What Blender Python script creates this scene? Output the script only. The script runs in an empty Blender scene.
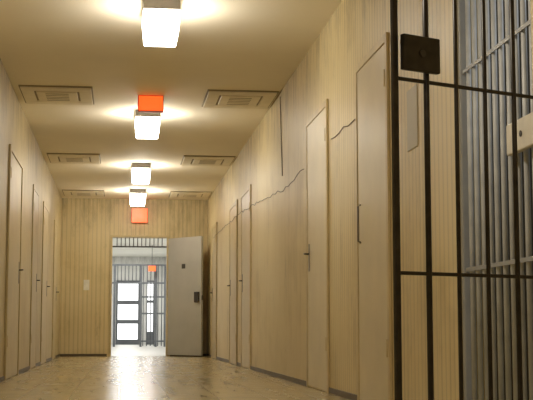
import bpy, bmesh, math, random
from mathutils import Vector, Matrix
random.seed(4)
C = bpy.context.scene.collection
bpy.context.scene.view_settings.view_transform = 'Standard'

# ------------------------------------------------------------------ camera
CAMH = 0.453
F_PX = 1200.0
pitch = math.atan(130/F_PX)
yaw = math.atan(146.5/F_PX*math.cos(pitch))
cd = bpy.data.cameras.new('camera'); cam = bpy.data.objects.new('camera', cd); C.objects.link(cam)
cd.sensor_width = 36; cd.lens = 36*F_PX/533; cd.clip_start = .05; cd.clip_end = 200
cam.location = (0, 0, CAMH)
cam.rotation_euler = (math.pi/2+pitch, 0, -yaw)
bpy.context.scene.camera = cam
sy_, cy_, sp_, cp_ = math.sin(yaw), math.cos(yaw), math.sin(pitch), math.cos(pitch)
Fv = Vector((sy_*cp_, cy_*cp_, sp_)); Rv = Vector((cy_, -sy_, 0)); Uv = Rv.cross(Fv)
def ray(px, py): return Fv + Rv*((px-266.5)/F_PX) + Uv*((200-py)/F_PX)
O = Vector((0, 0, CAMH))
def on_x(px, py, X): d = ray(px, py); return O + d*(X/d.x)
def on_y(px, py, Y): d = ray(px, py); return O + d*(Y/d.y)

# ------------------------------------------------------------------ dimensions
XL, XR, H, D, YB, YF = -1.04, 1.515, 2.75, 21.18, -3.0, 38.0
TH = .15

# ------------------------------------------------------------------ materials
def newmat(name):
    m = bpy.data.materials.new(name); m.use_nodes = True
    nt = m.node_tree; b = nt.nodes['Principled BSDF']
    return m, nt, b
def N(nt, t, **kw):
    n = nt.nodes.new(t)
    for k, v in kw.items(): setattr(n, k, v)
    return n
def ramp(nt, stops):
    r = N(nt, 'ShaderNodeValToRGB'); e = r.color_ramp.elements
    e[0].position, e[0].color = stops[0][0], (*stops[0][1], 1)
    e[1].position, e[1].color = stops[-1][0], (*stops[-1][1], 1)
    for p, c in stops[1:-1]:
        q = e.new(p); q.color = (*c, 1)
    return r
def plain(name, col, rough=.5, metal=0, var=.12, scale=8, bump=0.0):
    m, nt, b = newmat(name)
    tc = N(nt, 'ShaderNodeTexCoord'); nz = N(nt, 'ShaderNodeTexNoise')
    nz.inputs['Scale'].default_value = scale; nz.inputs['Detail'].default_value = 6
    nt.links.new(tc.outputs['Object'], nz.inputs['Vector'])
    r = ramp(nt, [(.3, tuple(c*(1-var) for c in col)), (.7, tuple(min(1, c*(1+var)) for c in col))])
    nt.links.new(nz.outputs['Fac'], r.inputs['Fac']); nt.links.new(r.outputs['Color'], b.inputs['Base Color'])
    b.inputs['Roughness'].default_value = rough; b.inputs['Metallic'].default_value = metal
    if bump:
        bp = N(nt, 'ShaderNodeBump'); bp.inputs['Strength'].default_value = bump; bp.inputs['Distance'].default_value = .002
        nt.links.new(nz.outputs['Fac'], bp.inputs['Height']); nt.links.new(bp.outputs['Normal'], b.inputs['Normal'])
    return m
def emit(name, col, strength, base=(.8, .8, .8)):
    m, nt, b = newmat(name)
    b.inputs['Base Color'].default_value = (*base, 1)
    b.inputs['Emission Color'].default_value = (*col, 1); b.inputs['Emission Strength'].default_value = strength
    b.inputs['Roughness'].default_value = .3
    return m
def wallmat(name, dark, mid, light, rib=.82):
    m, nt, b = newmat(name); L = nt.links.new
    g = N(nt, 'ShaderNodeNewGeometry')
    sep = N(nt, 'ShaderNodeSeparateXYZ'); L(g.outputs['Position'], sep.inputs[0])
    def nz(s, det, rough=.6):
        q = N(nt, 'ShaderNodeMapping'); q.inputs['Scale'].default_value = s; L(g.outputs['Position'], q.inputs['Vector'])
        n = N(nt, 'ShaderNodeTexNoise'); n.inputs['Scale'].default_value = 1
        n.inputs['Detail'].default_value = det; n.inputs['Roughness'].default_value = rough
        L(q.outputs[0], n.inputs['Vector']); return n
    drip = nz((32, 32, .8), 4, .6)      # fine irregular drip streaks
    broad = nz((1.5, 1.5, 1.6), 6)      # broad stains
    grime = nz((7, 7, 1.6), 10, .78)
    r1 = ramp(nt, [(.32, dark), (.48, mid), (.66, light)])
    a1 = N(nt, 'ShaderNodeMath', operation='MULTIPLY'); a1.inputs[1].default_value = .57; L(broad.outputs['Fac'], a1.inputs[0])
    a2 = N(nt, 'ShaderNodeMath', operation='MULTIPLY_ADD'); a2.inputs[1].default_value = .43
    L(drip.outputs['Fac'], a2.inputs[0]); L(a1.outputs[0], a2.inputs[2]); L(a2.outputs[0], r1.inputs['Fac'])
    # regular fine vertical ribs of the cladding
    s = N(nt, 'ShaderNodeMath', operation='ADD'); L(sep.outputs['X'], s.inputs[0]); L(sep.outputs['Y'], s.inputs[1])
    k = N(nt, 'ShaderNodeMath', operation='MULTIPLY'); k.inputs[1].default_value = 2*math.pi/.075; L(s.outputs[0], k.inputs[0])
    sn = N(nt, 'ShaderNodeMath', operation='SINE'); L(k.outputs[0], sn.inputs[0])
    rr = N(nt, 'ShaderNodeMapRange'); rr.inputs['From Min'].default_value = -1; rr.inputs['From Max'].default_value = -.3
    rr.inputs['To Min'].default_value = rib; rr.inputs['To Max'].default_value = 1; L(sn.outputs[0], rr.inputs['Value'])
    mr = N(nt, 'ShaderNodeMix', data_type='RGBA', blend_type='MULTIPLY'); mr.inputs['Factor'].default_value = 1
    L(r1.outputs['Color'], mr.inputs['A']); L(rr.outputs[0], mr.inputs['B'])
    # grime close to the ceiling and in patches
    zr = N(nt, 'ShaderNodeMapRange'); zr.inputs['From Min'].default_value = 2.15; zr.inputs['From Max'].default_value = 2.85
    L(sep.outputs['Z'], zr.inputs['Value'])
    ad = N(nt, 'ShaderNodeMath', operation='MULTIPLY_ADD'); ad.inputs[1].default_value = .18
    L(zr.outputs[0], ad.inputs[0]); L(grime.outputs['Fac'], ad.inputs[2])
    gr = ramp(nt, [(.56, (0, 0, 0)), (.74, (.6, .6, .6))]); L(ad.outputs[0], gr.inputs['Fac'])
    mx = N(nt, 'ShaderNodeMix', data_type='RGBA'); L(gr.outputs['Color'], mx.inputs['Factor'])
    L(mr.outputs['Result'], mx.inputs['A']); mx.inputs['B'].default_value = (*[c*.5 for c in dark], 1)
    L(mx.outputs['Result'], b.inputs['Base Color'])
    bp = N(nt, 'ShaderNodeBump'); bp.inputs['Strength'].default_value = .15; bp.inputs['Distance'].default_value = .003
    L(rr.outputs[0], bp.inputs['Height']); L(bp.outputs['Normal'], b.inputs['Normal'])
    b.inputs['Roughness'].default_value = .45
    return m
def floormat(name, c1, c2, grout, rough, spread=.08):
    m, nt, b = newmat(name); L = nt.links.new
    g = N(nt, 'ShaderNodeNewGeometry')
    br = N(nt, 'ShaderNodeTexBrick'); br.offset = 0; br.inputs['Scale'].default_value = 1
    br.inputs['Brick Width'].default_value = .33; br.inputs['Row Height'].default_value = .33
    br.inputs['Mortar Size'].default_value = .004; br.inputs['Color1'].default_value = (*c1, 1)
    br.inputs['Color2'].default_value = (*c2, 1); br.inputs['Mortar'].default_value = (*grout, 1)
    L(g.outputs['Position'], br.inputs['Vector'])
    L(br.outputs['Color'], b.inputs['Base Color'])
    mp = N(nt, 'ShaderNodeMapping'); mp.inputs['Scale'].default_value = (9, 1.6, 1); L(g.outputs['Position'], mp.inputs['Vector'])
    nz = N(nt, 'ShaderNodeTexNoise'); nz.inputs['Scale'].default_value = 1; nz.inputs['Detail'].default_value = 4
    L(mp.outputs[0], nz.inputs['Vector'])
    rr = N(nt, 'ShaderNodeMapRange'); rr.inputs['From Min'].default_value = .3; rr.inputs['From Max'].default_value = .7
    rr.inputs['To Min'].default_value = rough*(1-spread); rr.inputs['To Max'].default_value = rough*(1+spread)
    L(nz.outputs['Fac'], rr.inputs['Value']); L(rr.outputs[0], b.inputs['Roughness'])
    b.inputs['Specular IOR Level'].default_value = .5
    return m

M = {}
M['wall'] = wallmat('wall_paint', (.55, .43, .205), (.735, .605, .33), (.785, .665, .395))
M['wall_left'] = wallmat('wall_paint_left_shaded', (.44, .34, .16), (.59, .475, .245), (.65, .54, .305))  # right wall's paint darkened; the left side's shade is put into the colour
M['wall_end'] = wallmat('wall_paint_end', (.52, .41, .20), (.68, .56, .305), (.74, .62, .37), .82)
M['hall'] = wallmat('hall_paint', (.68, .68, .64), (.76, .76, .73), (.81, .81, .78), .95)
M['ceiling'] = plain('ceiling_paint', (.94, .86, .69), .75, var=.02, scale=2)
M['hall_ceiling'] = plain('hall_ceiling_paint', (.82, .81, .74), .7, var=.05, scale=2)
M['floor'] = floormat('floor_tile', (.455, .372, .205), (.475, .388, .215), (.38, .305, .165), .215, .12)
M['hall_floor'] = plain('hall_floor_lino', (.50, .49, .45), .32, var=.03, scale=1)
M['base'] = plain('baseboard_paint', (.10, .07, .04), .45)
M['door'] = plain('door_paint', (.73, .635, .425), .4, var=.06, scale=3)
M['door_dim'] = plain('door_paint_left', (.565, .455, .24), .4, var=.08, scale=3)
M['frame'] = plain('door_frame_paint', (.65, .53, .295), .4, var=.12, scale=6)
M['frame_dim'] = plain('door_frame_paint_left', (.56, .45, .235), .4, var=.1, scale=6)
M['grey_door'] = plain('grey_door_paint', (.45, .44, .40), .4, var=.06, scale=3)
M['plate_paint'] = plain('wall_plate_paint', (.54, .50, .39), .5, var=.06, scale=3)
M['handle'] = plain('handle_steel', (.25, .22, .18), .35, .8)
M['black'] = plain('black_iron', (.026, .021, .016), .38, .25, var=.5, scale=22)
M['dark'] = plain('dark_metal', (.05, .045, .04), .5, .3)
M['blue'] = plain('blue_grey_bar_paint', (.54, .56, .57), .4, 0, var=.15, scale=10)
M['blue_frame'] = plain('blue_grey_frame_paint', (.32, .33, .33), .45, 0, var=.1, scale=10)
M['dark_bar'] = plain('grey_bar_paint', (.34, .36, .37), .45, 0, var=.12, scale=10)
M['cream'] = plain('cream_lock_paint', (.66, .62, .51), .4, var=.1, scale=12)
M['vent_rim'] = plain('vent_rim_paint', (.31, .245, .14), .6)
M['vent'] = plain('vent_paint', (.82, .73, .53), .5, var=.06)
M['lamp_base'] = plain('lamp_base_metal', (.30, .27, .235), .45, .1)
M['diffuser'] = emit('lamp_diffuser', (1, .94, .82), 24)
M['red'] = emit('red_sign_face', (1, .10, .012), 1.5, (.7, .1, .03))
M['red_far'] = emit('red_wall_sign_face', (1, .085, .01), 2.0, (.7, .1, .03))
M['red_house'] = plain('sign_housing', (.55, .06, .015), .5)
M['plate'] = plain('switch_plastic', (.82, .80, .72), .35)
M['pane'] = emit('bright_pane', (.97, .99, 1), 1.5)
M['far_frame'] = plain('far_frame_paint', (.11, .12, .13), .4)
M['far_bar'] = plain('far_bar_paint', (.12, .13, .14), .4)
M['cable'] = plain('cable_rubber', (.15, .105, .055), .6)
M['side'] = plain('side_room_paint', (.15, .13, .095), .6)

# ------------------------------------------------------------------ mesh helpers
def box(bm, x0, x1, y0, y1, z0, z1):
    v = [bm.verts.new(p) for p in ((x0,y0,z0),(x1,y0,z0),(x1,y1,z0),(x0,y1,z0),(x0,y0,z1),(x1,y0,z1),(x1,y1,z1),(x0,y1,z1))]
    for f in ((3,2,1,0),(4,5,6,7),(0,1,5,4),(1,2,6,5),(2,3,7,6),(3,0,4,7)):
        bm.faces.new([v[i] for i in f])
    return v
def frustum(bm, w0, d0, z0, w1, d1, z1):
    v = []
    for w, d, z in ((w1, d1, z1), (w0, d0, z0)):
        v += [bm.verts.new(p) for p in ((-w/2,-d/2,z),(w/2,-d/2,z),(w/2,d/2,z),(-w/2,d/2,z))]
    for f in ((3,2,1,0),(4,5,6,7),(0,1,5,4),(1,2,6,5),(2,3,7,6),(3,0,4,7)):
        bm.faces.new([v[i] for i in f])
def tube(bm, pts, r, n=10):
    pts = [Vector(p) for p in pts]; rings = []
    for i, p in enumerate(pts):
        t = (pts[min(i+1, len(pts)-1)] - pts[max(i-1, 0)]).normalized()
        ref = Vector((0, 0, 1)) if abs(t.z) < .9 else Vector((1, 0, 0))
        a = t.cross(ref).normalized(); b = t.cross(a)
        rings.append([bm.verts.new(p + a*(r*math.cos(2*math.pi*k/n)) + b*(r*math.sin(2*math.pi*k/n))) for k in range(n)])
    for q, s in zip(rings, rings[1:]):
        for k in range(n): bm.faces.new((q[k], q[(k+1) % n], s[(k+1) % n], s[k]))
    bm.faces.new(rings[0][::-1]); bm.faces.new(rings[-1])
def obj(name, bm, mat, parent=None, bevel=0, smooth=False):
    bmesh.ops.recalc_face_normals(bm, faces=bm.faces[:])
    me = bpy.data.meshes.new(name); bm.to_mesh(me); bm.free(); me.materials.append(mat)
    if smooth:
        for p in me.polygons: p.use_smooth = len(p.vertices) == 4
    o = bpy.data.objects.new(name, me); C.objects.link(o)
    if parent: o.parent = parent
    if bevel:
        md = o.modifiers.new('bevel', 'BEVEL'); md.width = bevel; md.segments = 2; md.limit_method = 'ANGLE'
    return o
def boxo(name, b, mat, parent=None, bevel=0):
    bm = bmesh.new(); box(bm, *b); return obj(name, bm, mat, parent, bevel)
def tubeo(name, pts, r, mat, parent=None, n=10):
    bm = bmesh.new(); tube(bm, pts, r, n); return obj(name, bm, mat, parent, smooth=True)
def tag(o, label, cat, group=None):
    o['label'] = label; o['category'] = cat
    if group: o['group'] = group
    return o
def thing(name, label, cat, loc=(0, 0, 0), rz=0, group=None):
    o = bpy.data.objects.new(name, None); C.objects.link(o); o.location = loc; o.rotation_euler = (0, 0, rz)
    o.empty_display_size = .1
    return tag(o, label, cat, group)
def struct(o, label=None, cat=None):
    o['kind'] = 'structure'
    if label: o['label'] = label; o['category'] = cat
    return o
def dup(root, loc, label, group=None):
    r = root.copy(); C.objects.link(r); r.location = loc; r['label'] = label
    if group: r['group'] = group
    for ch in list(root.children):
        c = ch.copy(); C.objects.link(c); c.parent = r
        for g in list(ch.children):
            d = g.copy(); C.objects.link(d); d.parent = c
    return r

# ------------------------------------------------------------------ setting
OPY0, OPY1, OPZ = 4.25, 5.27, 2.15           # barred opening in the right wall
struct(boxo('floor', (XL-TH, 3.8, YB-TH, D+.1, -.1, 0), M['floor']), 'polished beige tiled corridor floor', 'floor')
struct(boxo('floor_hall', (XL-TH, XR+TH, D+.1, YF+TH, -.1, 0), M['hall_floor']), 'bright floor of the hall beyond the doorway', 'floor')
struct(boxo('ceiling', (XL-TH, 3.8, YB-TH, D+.1, H, H+.1), M['ceiling']), 'dull cream painted corridor ceiling', 'ceiling')
struct(boxo('ceiling_hall', (XL-TH, XR+TH, D+.1, YF+TH, H, H+.1), M['hall_ceiling']), 'brightly lit ceiling of the hall beyond the doorway', 'ceiling')
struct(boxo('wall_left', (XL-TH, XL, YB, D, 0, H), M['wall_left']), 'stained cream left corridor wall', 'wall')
bm = bmesh.new()
box(bm, XR, XR+TH, YB, OPY0, 0, H); box(bm, XR, XR+TH, OPY1, D, 0, H); box(bm, XR, XR+TH, OPY0, OPY1, OPZ, H)
struct(obj('wall_right', bm, M['wall']), 'streaked cream right corridor wall', 'wall')
struct(boxo('wall_back', (XL, XR, YB-TH, YB, 0, H), M['wall']), 'corridor wall behind the viewpoint', 'wall')
dl = on_y(111, 300, D).x; dr = on_y(167, 300, D).x; dt = on_y(139, 237, D).z
bm = bmesh.new()
box(bm, XL-TH, dl, D, D+.2, 0, H); box(bm, dr, XR+TH, D, D+.2, 0, H); box(bm, dl, dr, D, D+.2, dt, H)
struct(obj('wall_end', bm, M['wall_end']), 'streaked cream wall closing the corridor', 'wall')
bm = bmesh.new(); box(bm, XL-TH, XL, D+.2, YF, 0, H); box(bm, XR, XR+TH, D+.2, YF, 0, H)
struct(obj('wall_hall', bm, M['hall']), 'pale walls of the hall beyond the doorway', 'wall')
gx0, gx1 = on_y(116, 300, YF).x, on_y(140, 300, YF).x
sx0, sx1 = on_y(146.5, 300, YF).x, on_y(154, 300, YF).x
struct(boxo('wall_hall_end', (XL-TH, XR+TH, YF, YF+TH, 0, H), M['hall']), 'pale wall at the far end of the hall', 'wall')
bm = bmesh.new()
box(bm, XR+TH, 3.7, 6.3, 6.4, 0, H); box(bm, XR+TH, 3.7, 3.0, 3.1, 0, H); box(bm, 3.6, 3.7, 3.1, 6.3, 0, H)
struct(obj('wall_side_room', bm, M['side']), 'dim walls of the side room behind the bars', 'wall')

# doors along the walls ------------------------------------------------------
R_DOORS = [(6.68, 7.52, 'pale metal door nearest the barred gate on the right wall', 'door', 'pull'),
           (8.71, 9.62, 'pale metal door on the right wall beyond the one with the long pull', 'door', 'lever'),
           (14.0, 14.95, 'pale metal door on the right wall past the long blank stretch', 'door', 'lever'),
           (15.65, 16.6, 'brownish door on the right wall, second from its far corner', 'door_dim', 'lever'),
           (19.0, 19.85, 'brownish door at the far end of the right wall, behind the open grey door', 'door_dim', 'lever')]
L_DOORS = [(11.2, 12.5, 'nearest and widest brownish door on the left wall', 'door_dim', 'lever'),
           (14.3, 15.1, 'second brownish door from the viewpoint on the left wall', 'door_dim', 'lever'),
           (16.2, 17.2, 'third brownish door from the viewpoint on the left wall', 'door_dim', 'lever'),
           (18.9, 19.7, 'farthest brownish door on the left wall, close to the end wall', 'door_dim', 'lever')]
nd = [1]
def wall_door(side, y0, y1, label, mat, hk):
    nd[0] += 1
    s = -1 if side == 'R' else 1
    X = XR if side == 'R' else XL
    r = thing('door_%d' % nd[0], label, 'door', (X, (y0+y1)/2, 0)); r['kind'] = 'structure'
    w = (y1-y0)/2; hz = 2.11
    fp = .018 if side == 'R' else (.022 if y0 < 12 else .0135)
    def bx(bm, t0, t1, a, b, c, d): box(bm, min(s*t0, s*t1), max(s*t0, s*t1), a, b, c, d)
    bm = bmesh.new()
    bx(bm, .001, fp, -w-.05, -w, 0, hz+.05); bx(bm, .001, fp, w, w+.05, 0, hz+.05); bx(bm, .001, fp, -w, w, hz, hz+.05)
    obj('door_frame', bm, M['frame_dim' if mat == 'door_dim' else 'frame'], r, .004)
    bm = bmesh.new(); bx(bm, .001, .012, -w+.002, w-.002, .012, hz-.002)
    lf = obj('door_leaf', bm, M[mat], r, .003)
    hy = w-.09
    if hk == 'pull':
        tubeo('pull_handle', [(s*.012, hy, 1.0), (s*.03, hy, 1.01), (s*.03, hy, 1.23), (s*.012, hy, 1.24)], .007, M['handle'], lf)
    else:
        bm = bmesh.new(); bx(bm, .0121, .016, hy-.022, hy+.022, .92, 1.14)
        obj('handle_plate', bm, M['handle'], lf, .001)
        tubeo('lever', [(s*.015, hy, 1.06), (s*.05, hy, 1.06), (s*.055, hy-.02, 1.06), (s*.055, hy-.12, 1.055)], .008, M['handle'], lf)
    for z in (.3, 1.85):
        tubeo('hinge', [(s*fp, -w, z), (s*fp, -w, z+.1)], .006, M['frame'], r, 8)
for d in R_DOORS: wall_door('R', *d)
for d in L_DOORS: wall_door('L', *d)

# baseboards
BH = .04
def baseboard(name, X, s, doors, extra, y1):
    bm = bmesh.new(); cur = YB
    for a, b in sorted([(d[0]-.05, d[1]+.05) for d in doors] + extra) + [(y1, y1)]:
        if a > cur: box(bm, min(X, X+s*.012), max(X, X+s*.012), cur, a, 0, BH)
        cur = b
    struct(obj(name, bm, M['base'], None, .003), 'dark baseboard along the wall', 'baseboard')
baseboard('baseboard_right', XR, -1, R_DOORS, [(OPY0-.06, OPY1+.06)], D)
baseboard('baseboard_left', XL, 1, L_DOORS, [], D)
bm = bmesh.new(); box(bm, XL+.014, dl-.06, D-.012, D, 0, BH); box(bm, dr+.06, XR-.014, D-.012, D, 0, BH)
struct(obj('baseboard_end', bm, M['base']), 'dark baseboard along the end wall', 'baseboard')

# end doorway with its open grey door -------------------------------------------
r = thing('door_1', 'open grey metal door with black lock at the corridor end', 'door', (dr, D, 0)); r['kind'] = 'structure'
bm = bmesh.new()
W = dr-dl
box(bm, -W-.03, -W+.012, -.02, .22, 0, dt+.03); box(bm, -.012, .03, -.015, .22, 0, dt+.03); box(bm, -W+.012, -.012, -.02, .22, dt-.01, dt+.03)
obj('door_frame', bm, M['frame_dim'], r, .003)
tz = on_y(139, 246.5, D).z
bm = bmesh.new(); box(bm, -W+.012, -.012, .06, .09, tz-.012, tz+.012)
k = 13
for i in range(1, k): xx = -W+.02 + (W-.04)*i/k; tube(bm, [(xx, .075, tz), (xx, .075, dt-.005)], .008, 6)
obj('transom_grille', bm, M['dark'], r)
fe = on_y(202, 300, D-.74)
hx, hy = 0.03, -.045
vec = Vector((fe.x-dr-hx, -.74-hy, 0)); LW = vec.length; ang = math.atan2(vec.y, vec.x)
bm = bmesh.new(); box(bm, 0, LW, -.022, .022, .02, dt-.03)
lf = obj('door_leaf', bm, M['grey_door'], r, .004); lf.location = (hx, hy, 0); lf.rotation_euler = (0, 0, ang)
bm = bmesh.new(); box(bm, LW-.15, LW-.04, -.055, -.0225, .92, 1.10); box(bm, LW-.001, LW+.012, -.012, .012, .96, 1.04)
obj('lock_box', bm, M['dark'], lf, .004)
boxo('view_hatch', (LW*.43, LW*.43+.085, -.034, -.0225, 1.51, 1.59), M['dark'], lf, .003)
for z in (.25, 1.0, 1.75): tubeo('hinge', [(.035, -.03, z), (.035, -.03, z+.12)], .014, M['handle'], r, 8)

# ------------------------------------------------------------------ ceiling lamps
xc = .262
lamp = thing('ceiling_lamp', 'nearest and largest glowing white box lamp at the top of the photo', 'ceiling lamp', (xc, 8.42, H), 0, 'box lamps along the corridor ceiling')
bm = bmesh.new(); box(bm, -.128, .128, -.228, .228, -.075, 0); obj('lamp_base', bm, M['lamp_base'], lamp, .006)
bm = bmesh.new(); frustum(bm, .262, .462, -.0755, .232, .42, -.24); obj('diffuser', bm, M['diffuser'], lamp, .01)
for y, lb in ((12.7, 'second glowing box lamp, right behind the orange-red ceiling sign'),
              (16.75, 'third glowing box lamp, level with the middle pair of ceiling vents'),
              (19.85, 'farthest small box lamp, just in front of the end wall')):
    dup(lamp, (xc, y, H), lb)

# red lit boxes
r = thing('exit_sign', 'orange-red lit box sign fixed to the ceiling before the second lamp', 'sign', (xc+.01, 11.72, H))
boxo('sign_housing', (-.125, .125, -.03, .05, -.16, 0), M['red_house'], r, .004)
boxo('sign_face', (-.117, .117, -.036, -.0305, -.152, -.008), M['red'], r, .002)
p = on_y(139.5, 216, D)
r = thing('exit_sign', 'orange-red lit box mounted on the end wall above the doorway', 'sign', (p.x, D, p.z))
boxo('sign_housing', (-.13, .13, -.07, -.001, -.12, .12), M['red_house'], r)
boxo('sign_face', (-.133, .133, -.1, -.0705, -.123, .123), M['red_far'], r)

# ceiling vents -----------------------------------------------------------
vent = thing('ceiling_vent', 'nearest ceiling vent on the left, above the first left doors', 'vent', (-.635, 11.75, H), 0, 'vents along the corridor ceiling')
hw, hd = .345, .43
boxo('rim', (-hw, hw, -hd, hd, -.012, -.0005), M['vent_rim'], vent)
bm = bmesh.new()
a, b_, c, e = hw-.012, hd-.018, hw-.13, hd-.17
box(bm, -a, a, -b_, -e, -.024, -.012); box(bm, -a, a, e, b_, -.024, -.012); box(bm, -a, -c, -e, e, -.024, -.012); box(bm, c, a, -e, e, -.024, -.012)
obj('vent_frame', bm, M['vent'], vent, .006)
bm = bmesh.new(); box(bm, -c+.02, c-.02, -e+.03, e-.03, -.028, -.012); obj('centre_panel', bm, M['vent'], vent, .006)
bm = bmesh.new()
for i in range(5): yy = -.16+.08*i; box(bm, -.11, .11, yy-.012, yy+.012, -.030, -.0281)
obj('slots', bm, M['vent_rim'], vent)
for x, y, lb in ((1.15, 11.75, 'nearest ceiling vent on the right, beside the ceiling sign'),
                 (-.635, 16.15, 'middle one of the three ceiling vents on the left'),
                 (1.15, 16.15, 'middle one of the three ceiling vents on the right'),
                 (-.635, 20.3, 'farthest ceiling vent on the left, by the end wall'),
                 (1.15, 20.3, 'farthest ceiling vent on the right, above the open grey door')):
    dup(vent, (x, y, H), lb)

# light switch on the end wall
p = on_y(86.5, 285, D)
r = thing('light_switch', 'small white light switch on the end wall left of doorway', 'light switch', (p.x, D, p.z))
boxo('plate', (-.05, .05, -.012, -.0005, -.09, .09), M['plate'], r, .004)
boxo('rocker', (-.02, .02, -.02, -.012, -.04, .04), M['plate'], r, .003)

# cables on the right wall
def cable(label, pix, r=.007, off=.008, jit=.012, step=.13):
    pts = []
    for px, py in pix: pts.append(on_x(px, py, XR-off))
    fine = []
    for a, b in zip(pts, pts[1:]):
        n = max(2, int((b-a).length/step))
        for i in range(n):
            q = a.lerp(b, i/n); q.z += random.uniform(-jit, jit); q.y += random.uniform(-jit, jit)*.6; fine.append(q)
    fine.append(pts[-1])
    tag(tubeo('cable', fine, r, M['cable'], None, 6), label, 'cable')
cable('short dark cable hanging straight down from the ceiling on the right wall', [(280, 96), (281, 130), (282.3, 176)], .0045, .006)
cable('thin slack dark cable rising along the far half of the right wall', [(213, 238), (228, 224), (240, 213), (253, 205), (268, 197), (283, 190), (294, 179), (304, 169)], .003, .021, .016, .17)
cable('thin slack dark cable on the right wall between the two nearest doors', [(331, 138), (339, 132), (348, 124), (358, 116)], .003, .005, .015, .12)

# ------------------------------------------------------------------ foreground black gate
Ys = 3.75; gdir = Vector((2.1, 1, 0)).normalized()
P0 = on_y(397, 300, Ys); P0.z = 0
gate = thing('barred_gate', 'black iron barred gate in the right foreground with square lock box', 'gate', P0, math.atan2(gdir.y, gdir.x))
def on_gate(px, py):
    d = ray(px, py); n = Vector((-gdir.y, gdir.x, 0))
    q = O + d*((P0-O).dot(n)/d.dot(n)); return (q-P0).dot(gdir), q.z
GZ = 2.1
LG = (XR-.03-P0.x)/gdir.x
boxo('stile', (-.009, .011, -.009, .009, .05, GZ), M['black'], gate, .003)
boxo('stile', (LG-.028, LG, -.012, .012, .05, GZ), M['black'], gate, .003)
zu, zl = on_gate(403, 79)[1], on_gate(403, 273)[1]
for z in (.07, zl, zu, GZ-.02):
    boxo('crossbar', (.011, LG-.028, -.005, .005, z-.006, z+.006), M['black'], gate, .002)
for px, rr in ((428, .010), (458, .0075), (487, .0075), (516, .009)):
    s = on_gate(px, 200)[0]
    tubeo('bar', [(s, 0, .07), (s, 0, GZ-.02)], rr, M['black'], gate, 12)
s = LG-.028-.11
if s > on_gate(540, 200)[0]: tubeo('bar', [(s, 0, .07), (s, 0, GZ-.02)], .008, M['black'], gate, 12)
(l0, lz0), (l1, lz1) = on_gate(397, 35), on_gate(434, 76)
lb = boxo('lock_box', (l0, l1, -.035, -.0125, lz1, lz0), M['black'], gate, .005)
tubeo('keyhole', [((l0+l1)/2, -.0355, (lz0+lz1)/2), ((l0+l1)/2, -.04, (lz0+lz1)/2)], .012, M['dark'], lb, 12)
for z in (.35, 1.75):
    boxo('hinge', (LG, LG+.02, -.012, .012, z, z+.1), M['black'], gate, .003)

# ------------------------------------------------------------------ pale grey barred door in the right wall
bd = thing('barred_door', 'pale grey barred door with cream lock plate set into right wall', 'barred door', (XR+.035, (OPY0+OPY1)/2, 0))
w = (OPY1-OPY0)/2
bm = bmesh.new()
box(bm, -.025, .025, -w+.002, -w+.042, 0, OPZ-.002); box(bm, -.025, .025, w-.042, w-.002, 0, OPZ-.002); box(bm, -.025, .025, -w+.042, w-.042, OPZ-.045, OPZ-.002)
obj('frame', bm, M['blue_frame'], bd, .004)
nb = 10
for i in range(nb):
    y = -w+.09 + (2*w-.18)*i/(nb-1)
    tubeo('bar', [(0, y, .02), (0, y, OPZ-.045)], .012, M['blue'], bd, 12)
for z in (.12, .72, 1.62):
    boxo('crossbar', (-.017, -.0125, -w+.042, w-.042, z-.009, z+.009), M['blue_frame'], bd, .001)
xp = XR-.012
a = on_x(506, 133, xp); b = on_x(538, 130, xp); yc = bd.location.y
z1 = on_x(518, 119, xp).z; z0 = on_x(518, 151, xp).z
lb = boxo('lock_plate', (xp-bd.location.x, -.0205, b.y-yc, a.y-yc, z0, z1), M['cream'], bd, .005)
ky = on_x(521, 133, xp).y-yc; kx = xp-bd.location.x
tubeo('keyhole', [(kx-.0005, ky, (z0+z1)/2), (kx-.004, ky, (z0+z1)/2)], .012, M['dark'], lb, 12)

# second grille deeper in the side room
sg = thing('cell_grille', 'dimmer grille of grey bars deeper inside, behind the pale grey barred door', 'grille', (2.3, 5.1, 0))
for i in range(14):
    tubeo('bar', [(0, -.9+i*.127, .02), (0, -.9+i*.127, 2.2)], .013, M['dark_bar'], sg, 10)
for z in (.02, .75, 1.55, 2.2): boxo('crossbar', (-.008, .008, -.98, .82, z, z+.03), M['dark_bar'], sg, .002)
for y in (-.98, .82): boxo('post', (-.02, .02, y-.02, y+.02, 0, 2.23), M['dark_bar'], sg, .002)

# narrow plate on the wall seen behind the gate
a = on_x(407.5, 92, XR); b = on_x(417.5, 86, XR); c = on_x(408, 152, XR)
pl = boxo('wall_plate', (XR-.005, XR-.001, b.y, a.y, c.z, a.z), M['plate_paint'], None, .001)
tag(pl, 'narrow pale grey plate on the wall seen between the gate bars', 'wall plate')

# ------------------------------------------------------------------ hall beyond
gl = thing('glazed_door', 'bright glazed door of three stacked panes at the far hall end', 'door', ((gx0+gx1)/2, YF, 0))
w = (gx1-gx0)/2
bm = bmesh.new()
box(bm, -w, -w+.06, -.06, -.001, 0, 2.0); box(bm, w-.06, w, -.06, -.001, 0, 2.0)
for z0, z1 in ((0, .16), (.65, .77), (1.25, 1.37), (1.9, 2.0)): box(bm, -w+.06, w-.06, -.06, -.001, z0, z1)
obj('door_frame', bm, M['far_frame'], gl)
for z0, z1 in ((.16, .65), (.77, 1.25), (1.37, 1.9)): boxo('pane', (-w+.06, w-.06, -.03, -.02, z0, z1), M['pane'], gl)
sl = thing('glazed_panel', 'narrow bright glazed panel right of the three-pane far door', 'window', ((sx0+sx1)/2, YF, 0))
w = (sx1-sx0)/2
bm = bmesh.new(); box(bm, -w, -w+.03, -.06, -.001, 0, 2.0); box(bm, w-.03, w, -.06, -.001, 0, 2.0)
for z0, z1 in ((0, .4), (1.3, 1.38), (1.95, 2.0)): box(bm, -w+.03, w-.03, -.06, -.001, z0, z1)
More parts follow.
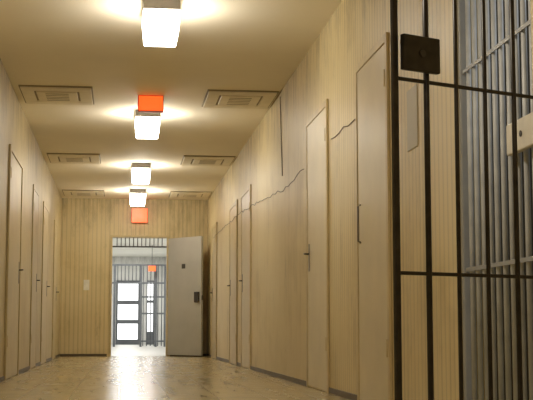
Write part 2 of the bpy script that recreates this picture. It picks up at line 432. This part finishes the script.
obj('panel_frame', bm, M['far_frame'], sl)
for z0, z1 in ((.4, 1.3), (1.38, 1.95)): boxo('pane', (-w+.03, w-.03, -.03, -.02, z0, z1), M['pane'], sl)
YG = 33.0
fg = thing('barred_partition', 'grey barred partition across the bright hall', 'barred partition', (0, YG, 0))
px = lambda q: on_y(q, 300, YG).x
ztop, zmid = on_y(139, 265, YG).z, on_y(139, 283, YG).z
for x in (px(114.5), px(141), px(156), px(165)): boxo('post', (x-.03, x+.03, -.03, .03, 0, ztop), M['far_frame'], fg)
for z, x0, x1 in ((ztop, XL+.01, XR-.01), (zmid, XL+.01, XR-.01), (1.35, px(141), XR-.01), (.9, px(141), XR-.01), (.15, px(141), XR-.01)):
    boxo('rail', (x0, x1, -.025, .025, z-.022, z+.022), M['far_frame'], fg)
x = XL+.06
while x < XR-.04:
    z0 = zmid if px(115) < x < px(141) else .02
    tubeo('bar', [(x, 0, z0), (x, 0, ztop)], .014, M['far_bar'], fg, 6); x += .10
p = on_y(152, 268.5, YG-.3)
fs = thing('exit_sign', 'tiny red lit sign hanging in the hall beyond the doorway', 'sign', (p.x, YG-.3, p.z))
boxo('sign_face', (-.1, .1, -.02, .02, -.07, .07), M['red'], fs, .004)
tubeo('rod', [(0, 0, .07), (0, 0, H-p.z)], .008, M['dark'], fs, 6)

# ------------------------------------------------------------------ lights
def area(name, loc, power, col, sx, sy):
    l = bpy.data.lights.new(name, 'AREA'); l.energy = power; l.color = col; l.shape = 'RECTANGLE'; l.size = sx; l.size_y = sy
    o = bpy.data.objects.new(name, l); C.objects.link(o); o.location = loc; return o
warm = (1, .9, .74)
for y, e in ((4.3, 22), (.3, 28)): area('corridor_lamp_light', (xc, y, H-.22), e, warm, .25, .45)
for y in (23.5, 27.5, 31.5, 35.5): area('hall_light', (.24, y, H-.05), 58, (1, .98, .95), 1.2, .6)
area('side_room_light', (2.6, 4.7, H-.1), 9, (.9, .95, 1), .8, .8)
wd = bpy.data.worlds.new('world'); bpy.context.scene.world = wd; wd.use_nodes = True
wd.node_tree.nodes['Background'].inputs[0].default_value = (.02, .016, .01, 1)
